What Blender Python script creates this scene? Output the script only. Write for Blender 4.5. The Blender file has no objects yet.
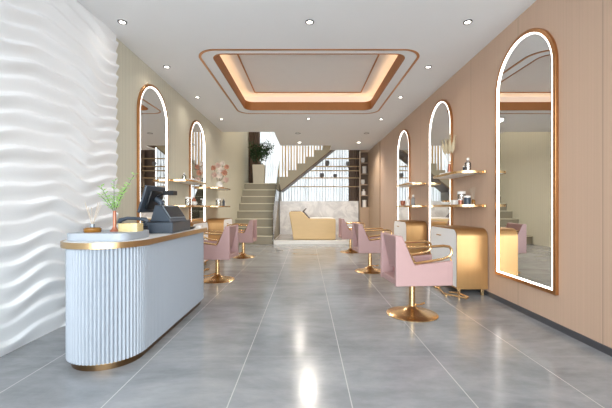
import bpy, bmesh, math, random
from mathutils import Vector, Matrix
random.seed(7)
PI = math.pi
sc = bpy.context.scene
COL = sc.collection
# ------------------------------------------------------------------ materials
def srgb(r, g, b):
    f = lambda c: (c/255/12.92) if c/255 <= .04045 else ((c/255+.055)/1.055)**2.4
    return (f(r), f(g), f(b), 1)
def mat(name, col, rough=.5, metal=0, noise=0, nscale=5, bump=0, bscale=20, spec=.5, coat=0, trans=0, ior=1.45, stretch=None):
    m = bpy.data.materials.new(name); m.use_nodes = True
    nt = m.node_tree; N = nt.nodes; L = nt.links
    b = N['Principled BSDF']
    b.inputs['Base Color'].default_value = col
    b.inputs['Roughness'].default_value = rough
    b.inputs['Metallic'].default_value = metal
    b.inputs['Specular IOR Level'].default_value = spec
    b.inputs['Coat Weight'].default_value = coat
    b.inputs['Transmission Weight'].default_value = trans
    b.inputs['IOR'].default_value = ior
    if noise or bump:
        tc = N.new('ShaderNodeTexCoord'); mp = N.new('ShaderNodeMapping')
        L.new(tc.outputs['Object'], mp.inputs['Vector'])
        if stretch: mp.inputs['Scale'].default_value = stretch
    if noise:
        n = N.new('ShaderNodeTexNoise'); n.inputs['Scale'].default_value = nscale; n.inputs['Detail'].default_value = 6
        L.new(mp.outputs[0], n.inputs['Vector'])
        mx = N.new('ShaderNodeMix'); mx.data_type = 'RGBA'
        mx.inputs[6].default_value = tuple(max(0, c*(1-noise)) for c in col[:3])+(1,)
        mx.inputs[7].default_value = tuple(min(1, c*(1+noise)) for c in col[:3])+(1,)
        L.new(n.outputs['Fac'], mx.inputs[0]); L.new(mx.outputs[2], b.inputs['Base Color'])
    if bump:
        n2 = N.new('ShaderNodeTexNoise'); n2.inputs['Scale'].default_value = bscale; n2.inputs['Detail'].default_value = 4
        L.new(mp.outputs[0], n2.inputs['Vector'])
        bp = N.new('ShaderNodeBump'); bp.inputs['Strength'].default_value = bump; bp.inputs['Distance'].default_value = .01
        L.new(n2.outputs['Fac'], bp.inputs['Height']); L.new(bp.outputs[0], b.inputs['Normal'])
    return m
def emis(name, col, s):
    m = bpy.data.materials.new(name); m.use_nodes = True
    nt = m.node_tree; nt.nodes.remove(nt.nodes['Principled BSDF'])
    e = nt.nodes.new('ShaderNodeEmission'); e.inputs[0].default_value = col; e.inputs[1].default_value = s
    nt.links.new(e.outputs[0], nt.nodes['Material Output'].inputs[0]); return m
def translucent(name, col, fac=.6, transp=.0):
    m = bpy.data.materials.new(name); m.use_nodes = True
    nt = m.node_tree; N = nt.nodes; L = nt.links; N.remove(N['Principled BSDF'])
    d = N.new('ShaderNodeBsdfDiffuse'); t = N.new('ShaderNodeBsdfTranslucent'); x = N.new('ShaderNodeMixShader')
    d.inputs[0].default_value = col; t.inputs[0].default_value = col; x.inputs[0].default_value = fac
    L.new(d.outputs[0], x.inputs[1]); L.new(t.outputs[0], x.inputs[2])
    if transp:
        tr = N.new('ShaderNodeBsdfTransparent'); y = N.new('ShaderNodeMixShader'); y.inputs[0].default_value = transp
        L.new(x.outputs[0], y.inputs[1]); L.new(tr.outputs[0], y.inputs[2]); L.new(y.outputs[0], N['Material Output'].inputs[0])
    else: L.new(x.outputs[0], N['Material Output'].inputs[0])
    return m
def thin_glass(name, col, gl=.12, rough=.02):
    m = bpy.data.materials.new(name); m.use_nodes = True
    nt = m.node_tree; N = nt.nodes; L = nt.links; N.remove(N['Principled BSDF'])
    g = N.new('ShaderNodeBsdfGlossy'); g.inputs['Roughness'].default_value = rough
    t = N.new('ShaderNodeBsdfTransparent'); t.inputs[0].default_value = col
    x = N.new('ShaderNodeMixShader'); fr = N.new('ShaderNodeFresnel'); fr.inputs[0].default_value = 1.45
    ad = N.new('ShaderNodeMath'); ad.operation = 'ADD'; ad.inputs[1].default_value = gl; ad.use_clamp = True
    L.new(fr.outputs[0], ad.inputs[0]); L.new(ad.outputs[0], x.inputs[0])
    L.new(t.outputs[0], x.inputs[1]); L.new(g.outputs[0], x.inputs[2]); L.new(x.outputs[0], N['Material Output'].inputs[0])
    return m

def floor_mat():
    m = mat('polished_stone_tile', srgb(150, 153, 156), .22, spec=.7)
    nt = m.node_tree; N = nt.nodes; L = nt.links; b = N['Principled BSDF']
    tc = N.new('ShaderNodeTexCoord')
    n1 = N.new('ShaderNodeTexNoise'); n1.inputs['Scale'].default_value = 1.1; n1.inputs['Detail'].default_value = 9; n1.inputs['Roughness'].default_value = .68; n1.inputs['Distortion'].default_value = .6
    n2 = N.new('ShaderNodeTexNoise'); n2.inputs['Scale'].default_value = 5; n2.inputs['Detail'].default_value = 8; n2.inputs['Roughness'].default_value = .7
    mp = N.new('ShaderNodeMapping'); mp.inputs['Scale'].default_value = (.7, 1.6, 1)
    L.new(tc.outputs['Object'], mp.inputs[0]); L.new(mp.outputs[0], n1.inputs[0]); L.new(mp.outputs[0], n2.inputs[0])
    ad = N.new('ShaderNodeMath'); ad.operation = 'MULTIPLY_ADD'; ad.inputs[1].default_value = .45
    L.new(n2.outputs['Fac'], ad.inputs[0]); L.new(n1.outputs['Fac'], ad.inputs[2])
    cr = N.new('ShaderNodeValToRGB'); cr.color_ramp.elements[0].position = .5; cr.color_ramp.elements[1].position = .95
    cr.color_ramp.elements[0].color = srgb(120, 123, 127); cr.color_ramp.elements[1].color = srgb(162, 164, 166)
    L.new(ad.outputs[0], cr.inputs[0])
    sp = N.new('ShaderNodeSeparateXYZ'); L.new(tc.outputs['Object'], sp.inputs[0])
    def line(out, off, per, w):
        a = N.new('ShaderNodeMath'); a.operation = 'SUBTRACT'; a.inputs[1].default_value = off; L.new(out, a.inputs[0])
        p = N.new('ShaderNodeMath'); p.operation = 'PINGPONG'; p.inputs[1].default_value = per/2; L.new(a.outputs[0], p.inputs[0])
        c = N.new('ShaderNodeMath'); c.operation = 'LESS_THAN'; c.inputs[1].default_value = w; L.new(p.outputs[0], c.inputs[0]); return c
    lx = line(sp.outputs[0], .292, .797, .0035); ly = line(sp.outputs[1], 2.905, .8, .0022)
    mly = N.new('ShaderNodeMath'); mly.operation = 'MULTIPLY'; mly.inputs[1].default_value = .45; L.new(ly.outputs[0], mly.inputs[0])
    mx = N.new('ShaderNodeMath'); mx.operation = 'MAXIMUM'; L.new(lx.outputs[0], mx.inputs[0]); L.new(mly.outputs[0], mx.inputs[1])
    mc = N.new('ShaderNodeMix'); mc.data_type = 'RGBA'; mc.inputs[7].default_value = srgb(192, 192, 190)
    L.new(mx.outputs[0], mc.inputs[0]); L.new(cr.outputs[0], mc.inputs[6]); L.new(mc.outputs[2], b.inputs['Base Color'])
    rr = N.new('ShaderNodeMapRange'); rr.inputs[3].default_value = .14; rr.inputs[4].default_value = .26
    L.new(n1.outputs['Fac'], rr.inputs[0]); L.new(rr.outputs[0], b.inputs['Roughness'])
    return m
def panel_wall_mat(name, col, axis=1, off=0, per=1.2, seam=.004, stripe=60, amp=.05, seamcol=.6, rough=.5):
    m = mat(name, col, rough, spec=.35)
    nt = m.node_tree; N = nt.nodes; L = nt.links; b = N['Principled BSDF']
    tc = N.new('ShaderNodeTexCoord'); sp = N.new('ShaderNodeSeparateXYZ'); L.new(tc.outputs['Object'], sp.inputs[0])
    mp = N.new('ShaderNodeMapping'); s = [stripe, stripe, .35]; mp.inputs['Scale'].default_value = s
    L.new(tc.outputs['Object'], mp.inputs[0])
    n = N.new('ShaderNodeTexNoise'); n.inputs['Scale'].default_value = 1; n.inputs['Detail'].default_value = 3; L.new(mp.outputs[0], n.inputs[0])
    mx = N.new('ShaderNodeMix'); mx.data_type = 'RGBA'
    mx.inputs[6].default_value = tuple(c*(1-amp*2) for c in col[:3])+(1,); mx.inputs[7].default_value = tuple(min(1, c*(1+amp*2)) for c in col[:3])+(1,)
    L.new(n.outputs['Fac'], mx.inputs[0])
    a = N.new('ShaderNodeMath'); a.operation = 'SUBTRACT'; a.inputs[1].default_value = off; L.new(sp.outputs[axis], a.inputs[0])
    p = N.new('ShaderNodeMath'); p.operation = 'PINGPONG'; p.inputs[1].default_value = per/2; L.new(a.outputs[0], p.inputs[0])
    c = N.new('ShaderNodeMath'); c.operation = 'LESS_THAN'; c.inputs[1].default_value = seam; L.new(p.outputs[0], c.inputs[0])
    m2 = N.new('ShaderNodeMix'); m2.data_type = 'RGBA'; m2.inputs[7].default_value = tuple(x*seamcol for x in col[:3])+(1,)
    L.new(c.outputs[0], m2.inputs[0]); L.new(mx.outputs[2], m2.inputs[6]); L.new(m2.outputs[2], b.inputs['Base Color'])
    bp = N.new('ShaderNodeBump'); bp.inputs['Strength'].default_value = .15; bp.inputs['Distance'].default_value = .004
    L.new(n.outputs['Fac'], bp.inputs['Height']); L.new(bp.outputs[0], b.inputs['Normal'])
    return m
def marble_mat(name, base, vein, scale=1.2, rough=.3):
    m = mat(name, base, rough)
    nt = m.node_tree; N = nt.nodes; L = nt.links; b = N['Principled BSDF']
    tc = N.new('ShaderNodeTexCoord'); n = N.new('ShaderNodeTexNoise'); n.inputs['Scale'].default_value = scale; n.inputs['Detail'].default_value = 10; n.inputs['Distortion'].default_value = 1.4; n.inputs['Roughness'].default_value = .65
    L.new(tc.outputs['Object'], n.inputs[0])
    cr = N.new('ShaderNodeValToRGB'); e = cr.color_ramp.elements; e[0].position = .42; e[0].color = vein; e[1].position = .56; e[1].color = base
    L.new(n.outputs['Fac'], cr.inputs[0]); L.new(cr.outputs[0], b.inputs['Base Color']); return m

M = {}
M['floor'] = floor_mat()
M['ceil'] = mat('matt_white_plaster', srgb(236, 236, 236), .75, noise=.02, nscale=2)
M['wave'] = mat('white_wave_plaster', srgb(246, 247, 248), .6, bump=.05, bscale=60)
M['beige'] = panel_wall_mat('beige_wallpaper', srgb(214, 210, 192), off=0, per=.09, seam=.008, stripe=25, amp=.03, seamcol=.94, rough=.65)
M['pink_wall'] = panel_wall_mat('rosy_wood_panel', srgb(200, 170, 147), off=2.995, per=1.2, seam=.005, stripe=70, amp=.05, seamcol=.72, rough=.42)
M['pale_wood'] = panel_wall_mat('pale_ribbed_wood', srgb(184, 158, 134), off=0, per=.12, seam=.008, stripe=30, amp=.06, seamcol=.75)
M['base'] = mat('dark_baseboard', srgb(72, 72, 76), .35, noise=.1)
M['gold'] = mat('satin_gold', srgb(224, 188, 138), .27, 1, noise=.06, nscale=3)
M['brushed'] = mat('brushed_gold_sheet', srgb(190, 150, 102), .46, 1, noise=.1, nscale=3, bump=.03, bscale=1, stretch=(60, 1, 1))
M['bronze'] = mat('bronze_frame', srgb(192, 140, 94), .32, 1, noise=.08, nscale=4)
M['rim'] = mat('antique_gold_rim', srgb(196, 166, 124), .3, 1, noise=.1, nscale=6)
M['plinth'] = mat('dark_bronze_plinth', srgb(116, 92, 66), .35, 1, noise=.1)
M['mirror'] = mat('mirror_glass', (.86, .87, .87, 1), .0, 1, noise=.003)
M['led'] = emis('white_led', (1, .94, .86, 1), 6)
M['cove_led'] = emis('warm_cove_led', (1, .66, .36, 1), 6.2)
M['flute'] = mat('pale_blue_white_lacquer', srgb(158, 164, 172), .45, noise=.015)
M['white'] = mat('white_lacquer', srgb(246, 246, 246), .35, noise=.01)
M['warmwhite'] = mat('warm_white_stone', srgb(232, 230, 226), .35, noise=.03)
M['pink'] = mat('dusty_pink_leather', srgb(177, 143, 140), .5, noise=.05, nscale=8, bump=.12, bscale=140)
M['pinkdark'] = mat('rose_leather_cushion', srgb(172, 120, 120), .5, noise=.06, nscale=8, bump=.12, bscale=140)
M['slate'] = mat('dark_slate_plastic', srgb(62, 70, 80), .38, noise=.05, nscale=10)
M['black'] = mat('black_plastic', srgb(28, 30, 33), .3, noise=.05)
M['screen'] = mat('dark_screen', srgb(44, 46, 50), .18, noise=.05)
M['silver'] = mat('silver_bezel', srgb(140, 148, 156), .4, .5, noise=.03)
M['stair'] = mat('taupe_stone_step', srgb(156, 148, 130), .5, noise=.06, nscale=6, stretch=(1, 4, 1))
M['nosing'] = mat('pale_step_nosing', srgb(222, 214, 190), .4, noise=.03)
M['stringer'] = mat('taupe_stringer', srgb(166, 158, 138), .5, noise=.05)
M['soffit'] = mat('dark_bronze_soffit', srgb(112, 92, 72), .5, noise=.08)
M['glass'] = thin_glass('green_tinted_glass', (.74, .86, .80, 1), .22)
M['clear'] = thin_glass('clear_glass', (.9, .92, .92, 1), .10)
M['pane'] = thin_glass('window_glass', (.97, .98, .98, 1), .02)
M['sheer'] = translucent('sheer_white_curtain', (.93, .93, .93, 1), .62, .0)
M['drape'] = translucent('brown_drape', srgb(124, 104, 90), .25)
M['slat_warm'] = mat('warm_wood_slat', srgb(216, 180, 130), .5, noise=.1, nscale=4)
M['bar_grey'] = mat('grey_bar', srgb(190, 186, 182), .5, noise=.05)
M['woodshelf'] = mat('honey_wood_shelf', srgb(226, 194, 148), .45, noise=.1, nscale=5, stretch=(.3, 4, 4))
M['marble'] = marble_mat('grey_white_marble', srgb(234, 232, 230), srgb(208, 206, 206), 1.6)
M['platform'] = marble_mat('grey_platform_stone', srgb(176, 170, 164), srgb(150, 145, 140), 1.2, .25)
M['tan'] = mat('tan_honey_panel', srgb(216, 186, 136), .4, noise=.06, nscale=3, stretch=(1, 1, 3))
M['charcoal'] = mat('charcoal_pad', srgb(96, 86, 84), .5, noise=.05)
M['amber'] = mat('amber_glass', srgb(160, 110, 48), .15, noise=.1, trans=.3)
M['candle'] = mat('gold_flecked_glass', srgb(226, 204, 150), .25, noise=.25, nscale=60, trans=.25)
M['copper'] = mat('copper_vase', srgb(176, 112, 88), .35, .55, noise=.05)
M['reed'] = mat('pale_reed', srgb(196, 180, 160), .6, noise=.05)
M['leaf_light'] = translucent('fresh_green_leaf', srgb(186, 222, 146), .4)
M['leaf_dark'] = mat('dark_green_leaf', srgb(58, 84, 48), .5, noise=.3, nscale=12)
M['trunk'] = mat('brown_stem', srgb(96, 78, 58), .7, noise=.15)
M['planter'] = mat('pale_stone_planter', srgb(206, 198, 182), .6, noise=.05)
M['petal_pink'] = mat('blush_petal', srgb(220, 190, 176), .6, noise=.08)
M['petal_white'] = mat('ivory_petal', srgb(238, 224, 212), .6, noise=.05)
M['petal_coral'] = mat('coral_petal', srgb(204, 150, 124), .6, noise=.1)
M['pampas'] = mat('pampas_plume', srgb(206, 190, 158), .8, noise=.12, nscale=20)
M['ceramic'] = mat('white_ceramic', srgb(238, 234, 228), .25, noise=.02)
M['grey_ceramic'] = mat('grey_ceramic', srgb(150, 148, 146), .4, noise=.05)
M['towel'] = mat('white_towel', srgb(240, 238, 234), .9, bump=.4, bscale=120)
M['lamp'] = emis('downlight_lens', (1, .93, .82, 1), 12)
M['metal_ring'] = mat('grey_metal_ring', srgb(120, 120, 122), .35, .7, noise=.05)
M['recess'] = mat('cove_plaster', srgb(238, 235, 232), .7, noise=.02)

# ------------------------------------------------------------------ mesh builder
class MB:
    def __init__(s): s.v = []; s.f = []
    def add(s, vs, fs):
        o = len(s.v); s.v += [tuple(v) for v in vs]; s.f += [tuple(o+i for i in f) for f in fs]; return s
    def box(s, x0, x1, y0, y1, z0, z1):
        return s.add([(x0,y0,z0),(x1,y0,z0),(x1,y1,z0),(x0,y1,z0),(x0,y0,z1),(x1,y0,z1),(x1,y1,z1),(x0,y1,z1)],
                     [(0,3,2,1),(4,5,6,7),(0,1,5,4),(1,2,6,5),(2,3,7,6),(3,0,4,7)])
    def prism(s, poly, a, b, axis='z'):
        n = len(poly)
        f = {'z': lambda p, h: (p[0], p[1], h), 'y': lambda p, h: (p[0], h, p[1]), 'x': lambda p, h: (h, p[0], p[1])}[axis]
        vs = [f(p, a) for p in poly] + [f(p, b) for p in poly]
        return s.add(vs, [tuple(range(n-1, -1, -1)), tuple(range(n, 2*n))] + [(i, (i+1) % n, n+(i+1) % n, n+i) for i in range(n)])
    def lathe(s, prof, seg=32, c=(0, 0, 0)):
        n = len(prof); vs = []
        for i in range(seg):
            a = 2*PI*i/seg
            for r, z in prof: vs.append((c[0]+r*math.cos(a), c[1]+r*math.sin(a), c[2]+z))
        fs = []
        for i in range(seg):
            j = (i+1) % seg
            for k in range(n-1): fs.append((i*n+k, j*n+k, j*n+k+1, i*n+k+1))
        if prof[0][0] > 1e-4: fs.append(tuple(i*n for i in range(seg-1, -1, -1)))
        if prof[-1][0] > 1e-4: fs.append(tuple(i*n+n-1 for i in range(seg)))
        return s.add(vs, fs)
    def tube(s, pts, r, seg=8, closed=False):
        pts = [Vector(p) for p in pts]; n = len(pts); vs = []
        rr = r if isinstance(r, (list, tuple)) else [r]*n
        up = None
        for i, p in enumerate(pts):
            a = pts[(i-1) % n] if (closed or i > 0) else p; b = pts[(i+1) % n] if (closed or i < n-1) else p
            t = (b-a).normalized()
            if up is None: up = Vector((0, 0, 1)) if abs(t.z) < .9 else Vector((1, 0, 0))
            u = (up - t*up.dot(t)).normalized(); w = t.cross(u); up = u
            for k in range(seg):
                an = 2*PI*k/seg; vs.append(p + (u*math.cos(an)+w*math.sin(an))*rr[i])
        fs = []
        for i in range(n if closed else n-1):
            j = (i+1) % n
            for k in range(seg):
                l = (k+1) % seg; fs.append((i*seg+k, i*seg+l, j*seg+l, j*seg+k))
        if not closed: fs += [tuple(range(seg-1, -1, -1)), tuple((n-1)*seg+k for k in range(seg))]
        return s.add(vs, fs)
    def ball(s, c, rx, ry, rz, seg=12, rings=8):
        prof = [(math.sin(PI*k/rings), -math.cos(PI*k/rings)) for k in range(rings+1)]
        o = MB(); vs = []
        for i in range(seg):
            a = 2*PI*i/seg
            for r, z in prof: vs.append((c[0]+rx*r*math.cos(a), c[1]+ry*r*math.sin(a), c[2]+rz*z))
        n = len(prof); fs = []
        for i in range(seg):
            j = (i+1) % seg
            for k in range(n-1): fs.append((i*n+k, j*n+k, j*n+k+1, i*n+k+1))
        return s.add(vs, fs)
    def build(s, name, m, parent=None, bevel=0, smooth=True, seg=2, loc=None, weld=True):
        me = bpy.data.meshes.new(name); me.from_pydata(s.v, [], s.f)
        bm = bmesh.new(); bm.from_mesh(me)
        if weld: bmesh.ops.remove_doubles(bm, verts=bm.verts, dist=1e-5)
        bmesh.ops.recalc_face_normals(bm, faces=bm.faces)
        for f in bm.faces: f.smooth = smooth
        if smooth:
            for e in bm.edges:
                if len(e.link_faces) == 2 and e.calc_face_angle(0) > math.radians(38): e.smooth = False
        bm.to_mesh(me); bm.free(); me.materials.append(m)
        o = bpy.data.objects.new(name, me); COL.objects.link(o)
        if parent: o.parent = parent
        if loc: o.location = loc
        if bevel:
            b = o.modifiers.new('bevel', 'BEVEL'); b.width = bevel; b.segments = seg; b.limit_method = 'ANGLE'; b.angle_limit = math.radians(40); b.harden_normals = False
        return o
def tag(o, label, cat, group=None, kind=None):
    o['label'] = label; o['category'] = cat
    if group: o['group'] = group
    if kind: o['kind'] = kind
    return o
def empty(name, loc, label, cat, rz=0, group=None):
    o = bpy.data.objects.new(name, None); COL.objects.link(o); o.location = loc; o.rotation_euler = (0, 0, rz); o.empty_display_size = .1
    return tag(o, label, cat, group)
def struct(name, mb, m, label=None, **k):
    o = mb.build(name, m, **k); o['kind'] = 'structure'
    if label: o['label'] = label
    return o
def copy_tree(o, parent=None):
    c = o.copy(); COL.objects.link(c)
    if parent: c.parent = parent
    for ch in [x for x in bpy.data.objects if x.parent == o]: copy_tree(ch, c)
    return c
def rrect(x0, x1, y0, y1, r, seg=6):
    if not isinstance(r, (list, tuple)): r = [r]*4
    out = []
    for (cx, cy, a0, q) in ((x1, y1, 0, 0), (x0, y1, 90, 1), (x0, y0, 180, 2), (x1, y0, 270, 3)):
        R = max(r[q], 1e-4); sx = -1 if q in (0, 3) else 1; sy = -1 if q in (0, 1) else 1
        for k in range(seg+1):
            a = math.radians(a0+90*k/seg); out.append((cx+sx*R+R*math.cos(a), cy+sy*R+R*math.sin(a)))
    return out
def ring(mb, outer, inner, z0, z1, axis='z'):
    n = len(outer)
    f = {'z': lambda p, h: (p[0], p[1], h), 'x': lambda p, h: (h, p[0], p[1])}[axis]
    vs = [f(p, z0) for p in outer]+[f(p, z0) for p in inner]+[f(p, z1) for p in outer]+[f(p, z1) for p in inner]
    fs = []
    for i in range(n):
        j = (i+1) % n
        fs += [(i, j, n+j, n+i), (2*n+i, 3*n+i, 3*n+j, 2*n+j), (i, 2*n+i, 2*n+j, j), (n+i, n+j, 3*n+j, 3*n+i)]
    return mb.add(vs, fs)

# ------------------------------------------------------------------ room
H = 3.62; XL = -2.63; XR = 2.61; YF = -1.6; YB = 16.45
struct('floor', MB().box(XL-.2, XR+.2, YF, YB+.1, -.1, 0), M['floor'], smooth=False)
CX0, CX1, CY0, CY1 = -1.46, 1.54, 5.2, 8.2
def ceiling():
    bm = bmesh.new()
    outer = [(XL-.2, YF), (XR+.2, YF), (XR+.2, 13.9), (.95, 13.9), (.95, 12.9), (-1.0, 12.9), (-1.0, 10.58), (XL-.2, 10.58)]
    inner = rrect(CX0, CX1, CY0, CY1, .2, 8)
    es = []
    for loop in (outer, inner):
        vs = [bm.verts.new((x, y, H)) for x, y in loop]
        es += [bm.edges.new((vs[i], vs[(i+1) % len(vs)])) for i in range(len(vs))]
    r = bmesh.ops.triangle_fill(bm, use_beauty=True, use_dissolve=False, edges=es)
    fs = [g for g in r['geom'] if isinstance(g, bmesh.types.BMFace)]
    ex = bmesh.ops.extrude_face_region(bm, geom=fs)
    bmesh.ops.translate(bm, verts=[g for g in ex['geom'] if isinstance(g, bmesh.types.BMVert)], vec=(0, 0, .04))
    bmesh.ops.recalc_face_normals(bm, faces=bm.faces)
    me = bpy.data.meshes.new('ceiling'); bm.to_mesh(me); bm.free(); me.materials.append(M['ceil'])
    o = bpy.data.objects.new('ceiling', me); COL.objects.link(o); o['kind'] = 'structure'
ceiling()
# recessed cove: gold fascia lip, plaster tray above it, warm light strip on its ledge, bronze lines
m = MB(); ring(m, rrect(CX0-.012, CX1+.012, CY0-.012, CY1+.012, .2, 8), rrect(CX0+.012, CX1-.012, CY0+.012, CY1-.012, .19, 8), H-.006, 3.81)
struct('trim_1', m, mat('dull_bronze_fascia', srgb(168, 112, 66), .5, .35, noise=.08), 'gold fascia lip around the recessed ceiling cove')
m = MB(); ring(m, rrect(CX0-.18, CX1+.18, CY0-.18, CY1+.18, .1, 8), rrect(CX0-.16, CX1+.16, CY0-.16, CY1+.16, .1, 8), 3.665, 4.02)
m.box(CX0-.2, CX1+.2, CY0-.2, CY1+.2, 4.0, 4.04)
struct('ceiling_recess', m, M['recess'], 'pale tray inside the lit ceiling cove', smooth=False)
m = MB(); ring(m, rrect(-1.235, 1.30, 5.33, 8.06, .03, 3), rrect(-1.21, 1.275, 5.355, 8.035, .03, 3), 3.985, 4.0)
struct('trim_2', m, M['bronze'], 'inner bronze line on the cove ceiling')
m = MB(); ring(m, rrect(-1.685, 1.765, 5.04, 8.52, .32, 12), rrect(-1.648, 1.728, 5.077, 8.483, .29, 12), H-.008, H+.001)
struct('trim_3', m, M['bronze'], 'outer bronze line with rounded corners around the cove')
m = MB(); ring(m, rrect(CX0-.11, CX1+.11, CY0-.11, CY1+.11, .2, 6), rrect(CX0-.06, CX1+.06, CY0-.06, CY1+.06, .2, 6), 3.67, 3.69)
tag(m.build('cove_light_strip', M['cove_led']), 'warm light strip hidden inside the recessed ceiling cove', 'light')

# walls
struct('wall_right', MB().box(XR, XR+.2, YF, YB+.1, 0, 6.0), M['pink_wall'], smooth=False)
struct('wall_left', MB().box(XL-.2, XL, YF, YB+.1, 0, 6.0), M['beige'], smooth=False)
struct('baseboard_right', MB().box(XR-.012, XR, YF, 11.98, 0, .065), M['base'], smooth=False)
m = MB().box(XL, -1.0, 10.45, 10.58, H+.04, 6.0).box(-1.0, XR, 10.45, 10.58, H+.04, 6.0)
struct('wall_upper', m, M['beige'], smooth=False)
struct('ceiling_upper', MB().box(XL, XR, 10.45, YB+.1, 5.9, 6.0), M['ceil'], smooth=False)
# back wall: piers around one tall window
m = MB().box(XL, XL+.12, YB, YB+.1, 0, 5.9).box(XR-.15, XR, YB, YB+.1, 0, 5.9).box(XL+.12, XR-.15, YB, YB+.1, 0, .9).box(XL+.12, XR-.15, YB, YB+.1, 5.6, 5.9)
struct('wall_back', m, M['beige'], smooth=False)
w = MB(); x0, x1 = XL+.12, XR-.15
for i in range(7):
    x = x0+(x1-x0-.05)*i/6; w.box(x, x+.05, YB+.01, YB+.07, .9, 5.6)
for z in (.9, 3.2, 5.55): w.box(x0, x1, YB+.015, YB+.065, z, z+.05)
wf = struct('window_1', w, M['bar_grey'], smooth=False)
MB().box(x0, x1, YB+.035, YB+.04, .9, 5.6).build('pane', M['pane'], wf)
# front: glazed shopfront behind the camera
w = MB()
for i in range(4):
    x = XL+(XR-XL-.06)*i/3; w.box(x, x+.06, YF-.1, YF-.02, 0, H)
w.box(XL, XR, YF-.1, YF-.02, H-.08, H); w.box(XL, XR, YF-.1, YF-.02, 0, .08)
wf = struct('window_2', w, M['base'], smooth=False)
MB().box(XL, XR, YF-.065, YF-.06, .08, H-.08).build('pane', M['pane'], wf)

# wave relief wall
def wave():
    Y0, Y1 = YF, 4.66; ny = 380; nz = 400; vs = []; fs = []
    def h(y, z):
        w = .055*math.sin(4.3*y+1.7*math.sin(1.1*z+.5)+.9*z) + .022*math.sin(8.9*y-2.3*z+1.2) + .04*math.sin(1.7*y+1.4*z+.4)
        t = (z+w)/.165 + .25*math.sin(.9*y+1.3*z)
        k = math.floor(t); f = t-k
        p = (f/.8) if f < .8 else (1-f)/.2
        p = p*p*(3-2*p)
        amp = .030+.011*math.sin(2.9*y+k*2.4)+.008*math.sin(5.3*y+k*1.1)
        return .02+amp*p
    for i in range(ny+1):
        y = Y0+(Y1-Y0)*i/ny
        for j in range(nz+1):
            z = H*j/nz; vs.append((XL+h(y, z), y, z))
    n = nz+1
    for i in range(ny):
        for j in range(nz): fs.append((i*n+j, (i+1)*n+j, (i+1)*n+j+1, i*n+j+1))
    b = len(vs)
    for j in range(nz+1): vs.append((XL, Y1, H*j/nz))
    for j in range(nz): fs.append((ny*n+j, b+j, b+j+1, ny*n+j+1))
    m = MB(); m.v = vs; m.f = fs
    struct('wall_left_wave', m, M['wave'], 'white plaster wall with rippling wave relief left of the counter', weld=False)
wave()

# ------------------------------------------------------------------ downlights
LP = [(-2.33,4.3,'white downlight in the ceiling above the wave wall'),(.04,4.3,'white downlight in front of the middle of the ceiling cove'),(2.04,4.3,'white downlight nearest the big arched mirror'),
      (-2.33,5.67,'downlight above the nearest left arched mirror'),(2.03,5.67,'downlight right of the cove, between the big and the second mirror'),
      (-2.32,7.23,'downlight above the gap between the two left mirrors'),(2.0,7.23,'downlight right of the cove by the second right mirror'),
      (-2.26,9.03,'downlight by the left wall just before the stairwell'),(1.98,9.03,'downlight past the cove near the farthest right mirror'),(.05,8.97,'downlight centred just behind the ceiling cove'),
      (-.27,10.75,'dimmer round fitting left of centre in the far ceiling'),(1.9,10.75,'dimmer round fitting by the right wall in the far ceiling'),
      (-.25,12.25,'bright downlight at the far ceiling edge near the stairs'),(1.88,12.25,'bright downlight at the far ceiling edge by the right wall')]
for i, (x, y, lab) in enumerate(LP):
    e = empty('downlight', (x, y, H-.012), lab, 'ceiling light', group='recessed ceiling downlights')
    R = .055 if i < 10 else .085
    if i in (0, 10, 12):
        a = MB().lathe([(R, .012), (R, .002), (R-.006, 0), (R-.018, 0), (R-.02, .012)], 24).build('ring', M['metal_ring'], e)
        b = MB().lathe([(0.0001, .006), (R-.02, .006), (R-.02, .012)], 24).build('lens', M['lamp'], e)
    else:
        a2 = a.copy(); COL.objects.link(a2); a2.parent = e; b2 = b.copy(); COL.objects.link(b2); b2.parent = e
    if 10 <= i <= 11:
        if i == 11: b2.data = dim
        else: dim = b.data; b.data.materials.clear(); b.data.materials.append(M['warmwhite'])
        continue
    ld = bpy.data.lights.new('downlight_beam', 'SPOT'); ld.energy = 190 if y > 9.5 else ((360 if y > 5 else 60) if abs(x) < 1 else (4 if x < 0 and y < 5 else 12)); ld.spot_size = math.radians(168 if abs(x) < 1 else 140); ld.spot_blend = 1
    ld.color = (1, .91, .80); ld.shadow_soft_size = .05
    lo = bpy.data.objects.new('downlight_beam', ld); COL.objects.link(lo); lo.location = (x, y, H-.03)

# ------------------------------------------------------------------ arched mirrors
def arch(hw, zb, zs, seg=28):
    pts = [(-hw, zb), (hw, zb)]
    for k in range(seg+1):
        a = PI*k/seg; pts.append((hw*math.cos(a), zs+hw*math.sin(a)))
    return pts
def make_mirror():
    e = empty('arched_mirror', (0, 0, 0), 'x', 'mirror', group='gold framed arched mirrors')
    # local: x=0 wall plane, +x into room
    hw, zb, zs = .567, .36, 2.785
    m = MB(); ring(m, arch(hw, zb, zs), arch(hw-.042, zb+.042, zs), 0, .036, 'x'); m.build('frame', M['bronze'], e, bevel=.004)
    m = MB(); ring(m, arch(hw-.042, zb+.042, zs), arch(hw-.056, zb+.056, zs), .01, .034, 'x'); m.build('light_strip', M['led'], e)
    MB().prism(arch(hw-.05, zb+.05, zs), .002, .02, 'x').build('glass', M['mirror'], e, smooth=False)
    return e
mir = make_mirror()
MI = [('R', 4.083, 'largest-looking arched mirror, right wall nearest the viewer'), ('R', 6.62, 'arched mirror on the right wall behind the nearest gold console'),
      ('R', 9.1, 'farthest and smallest-looking arched mirror on the right wall'), ('L', 5.83, 'arched mirror on the left wall behind the counter monitor'), ('L', 8.18, 'farther narrow arched mirror on the left beige wall')]
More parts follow.
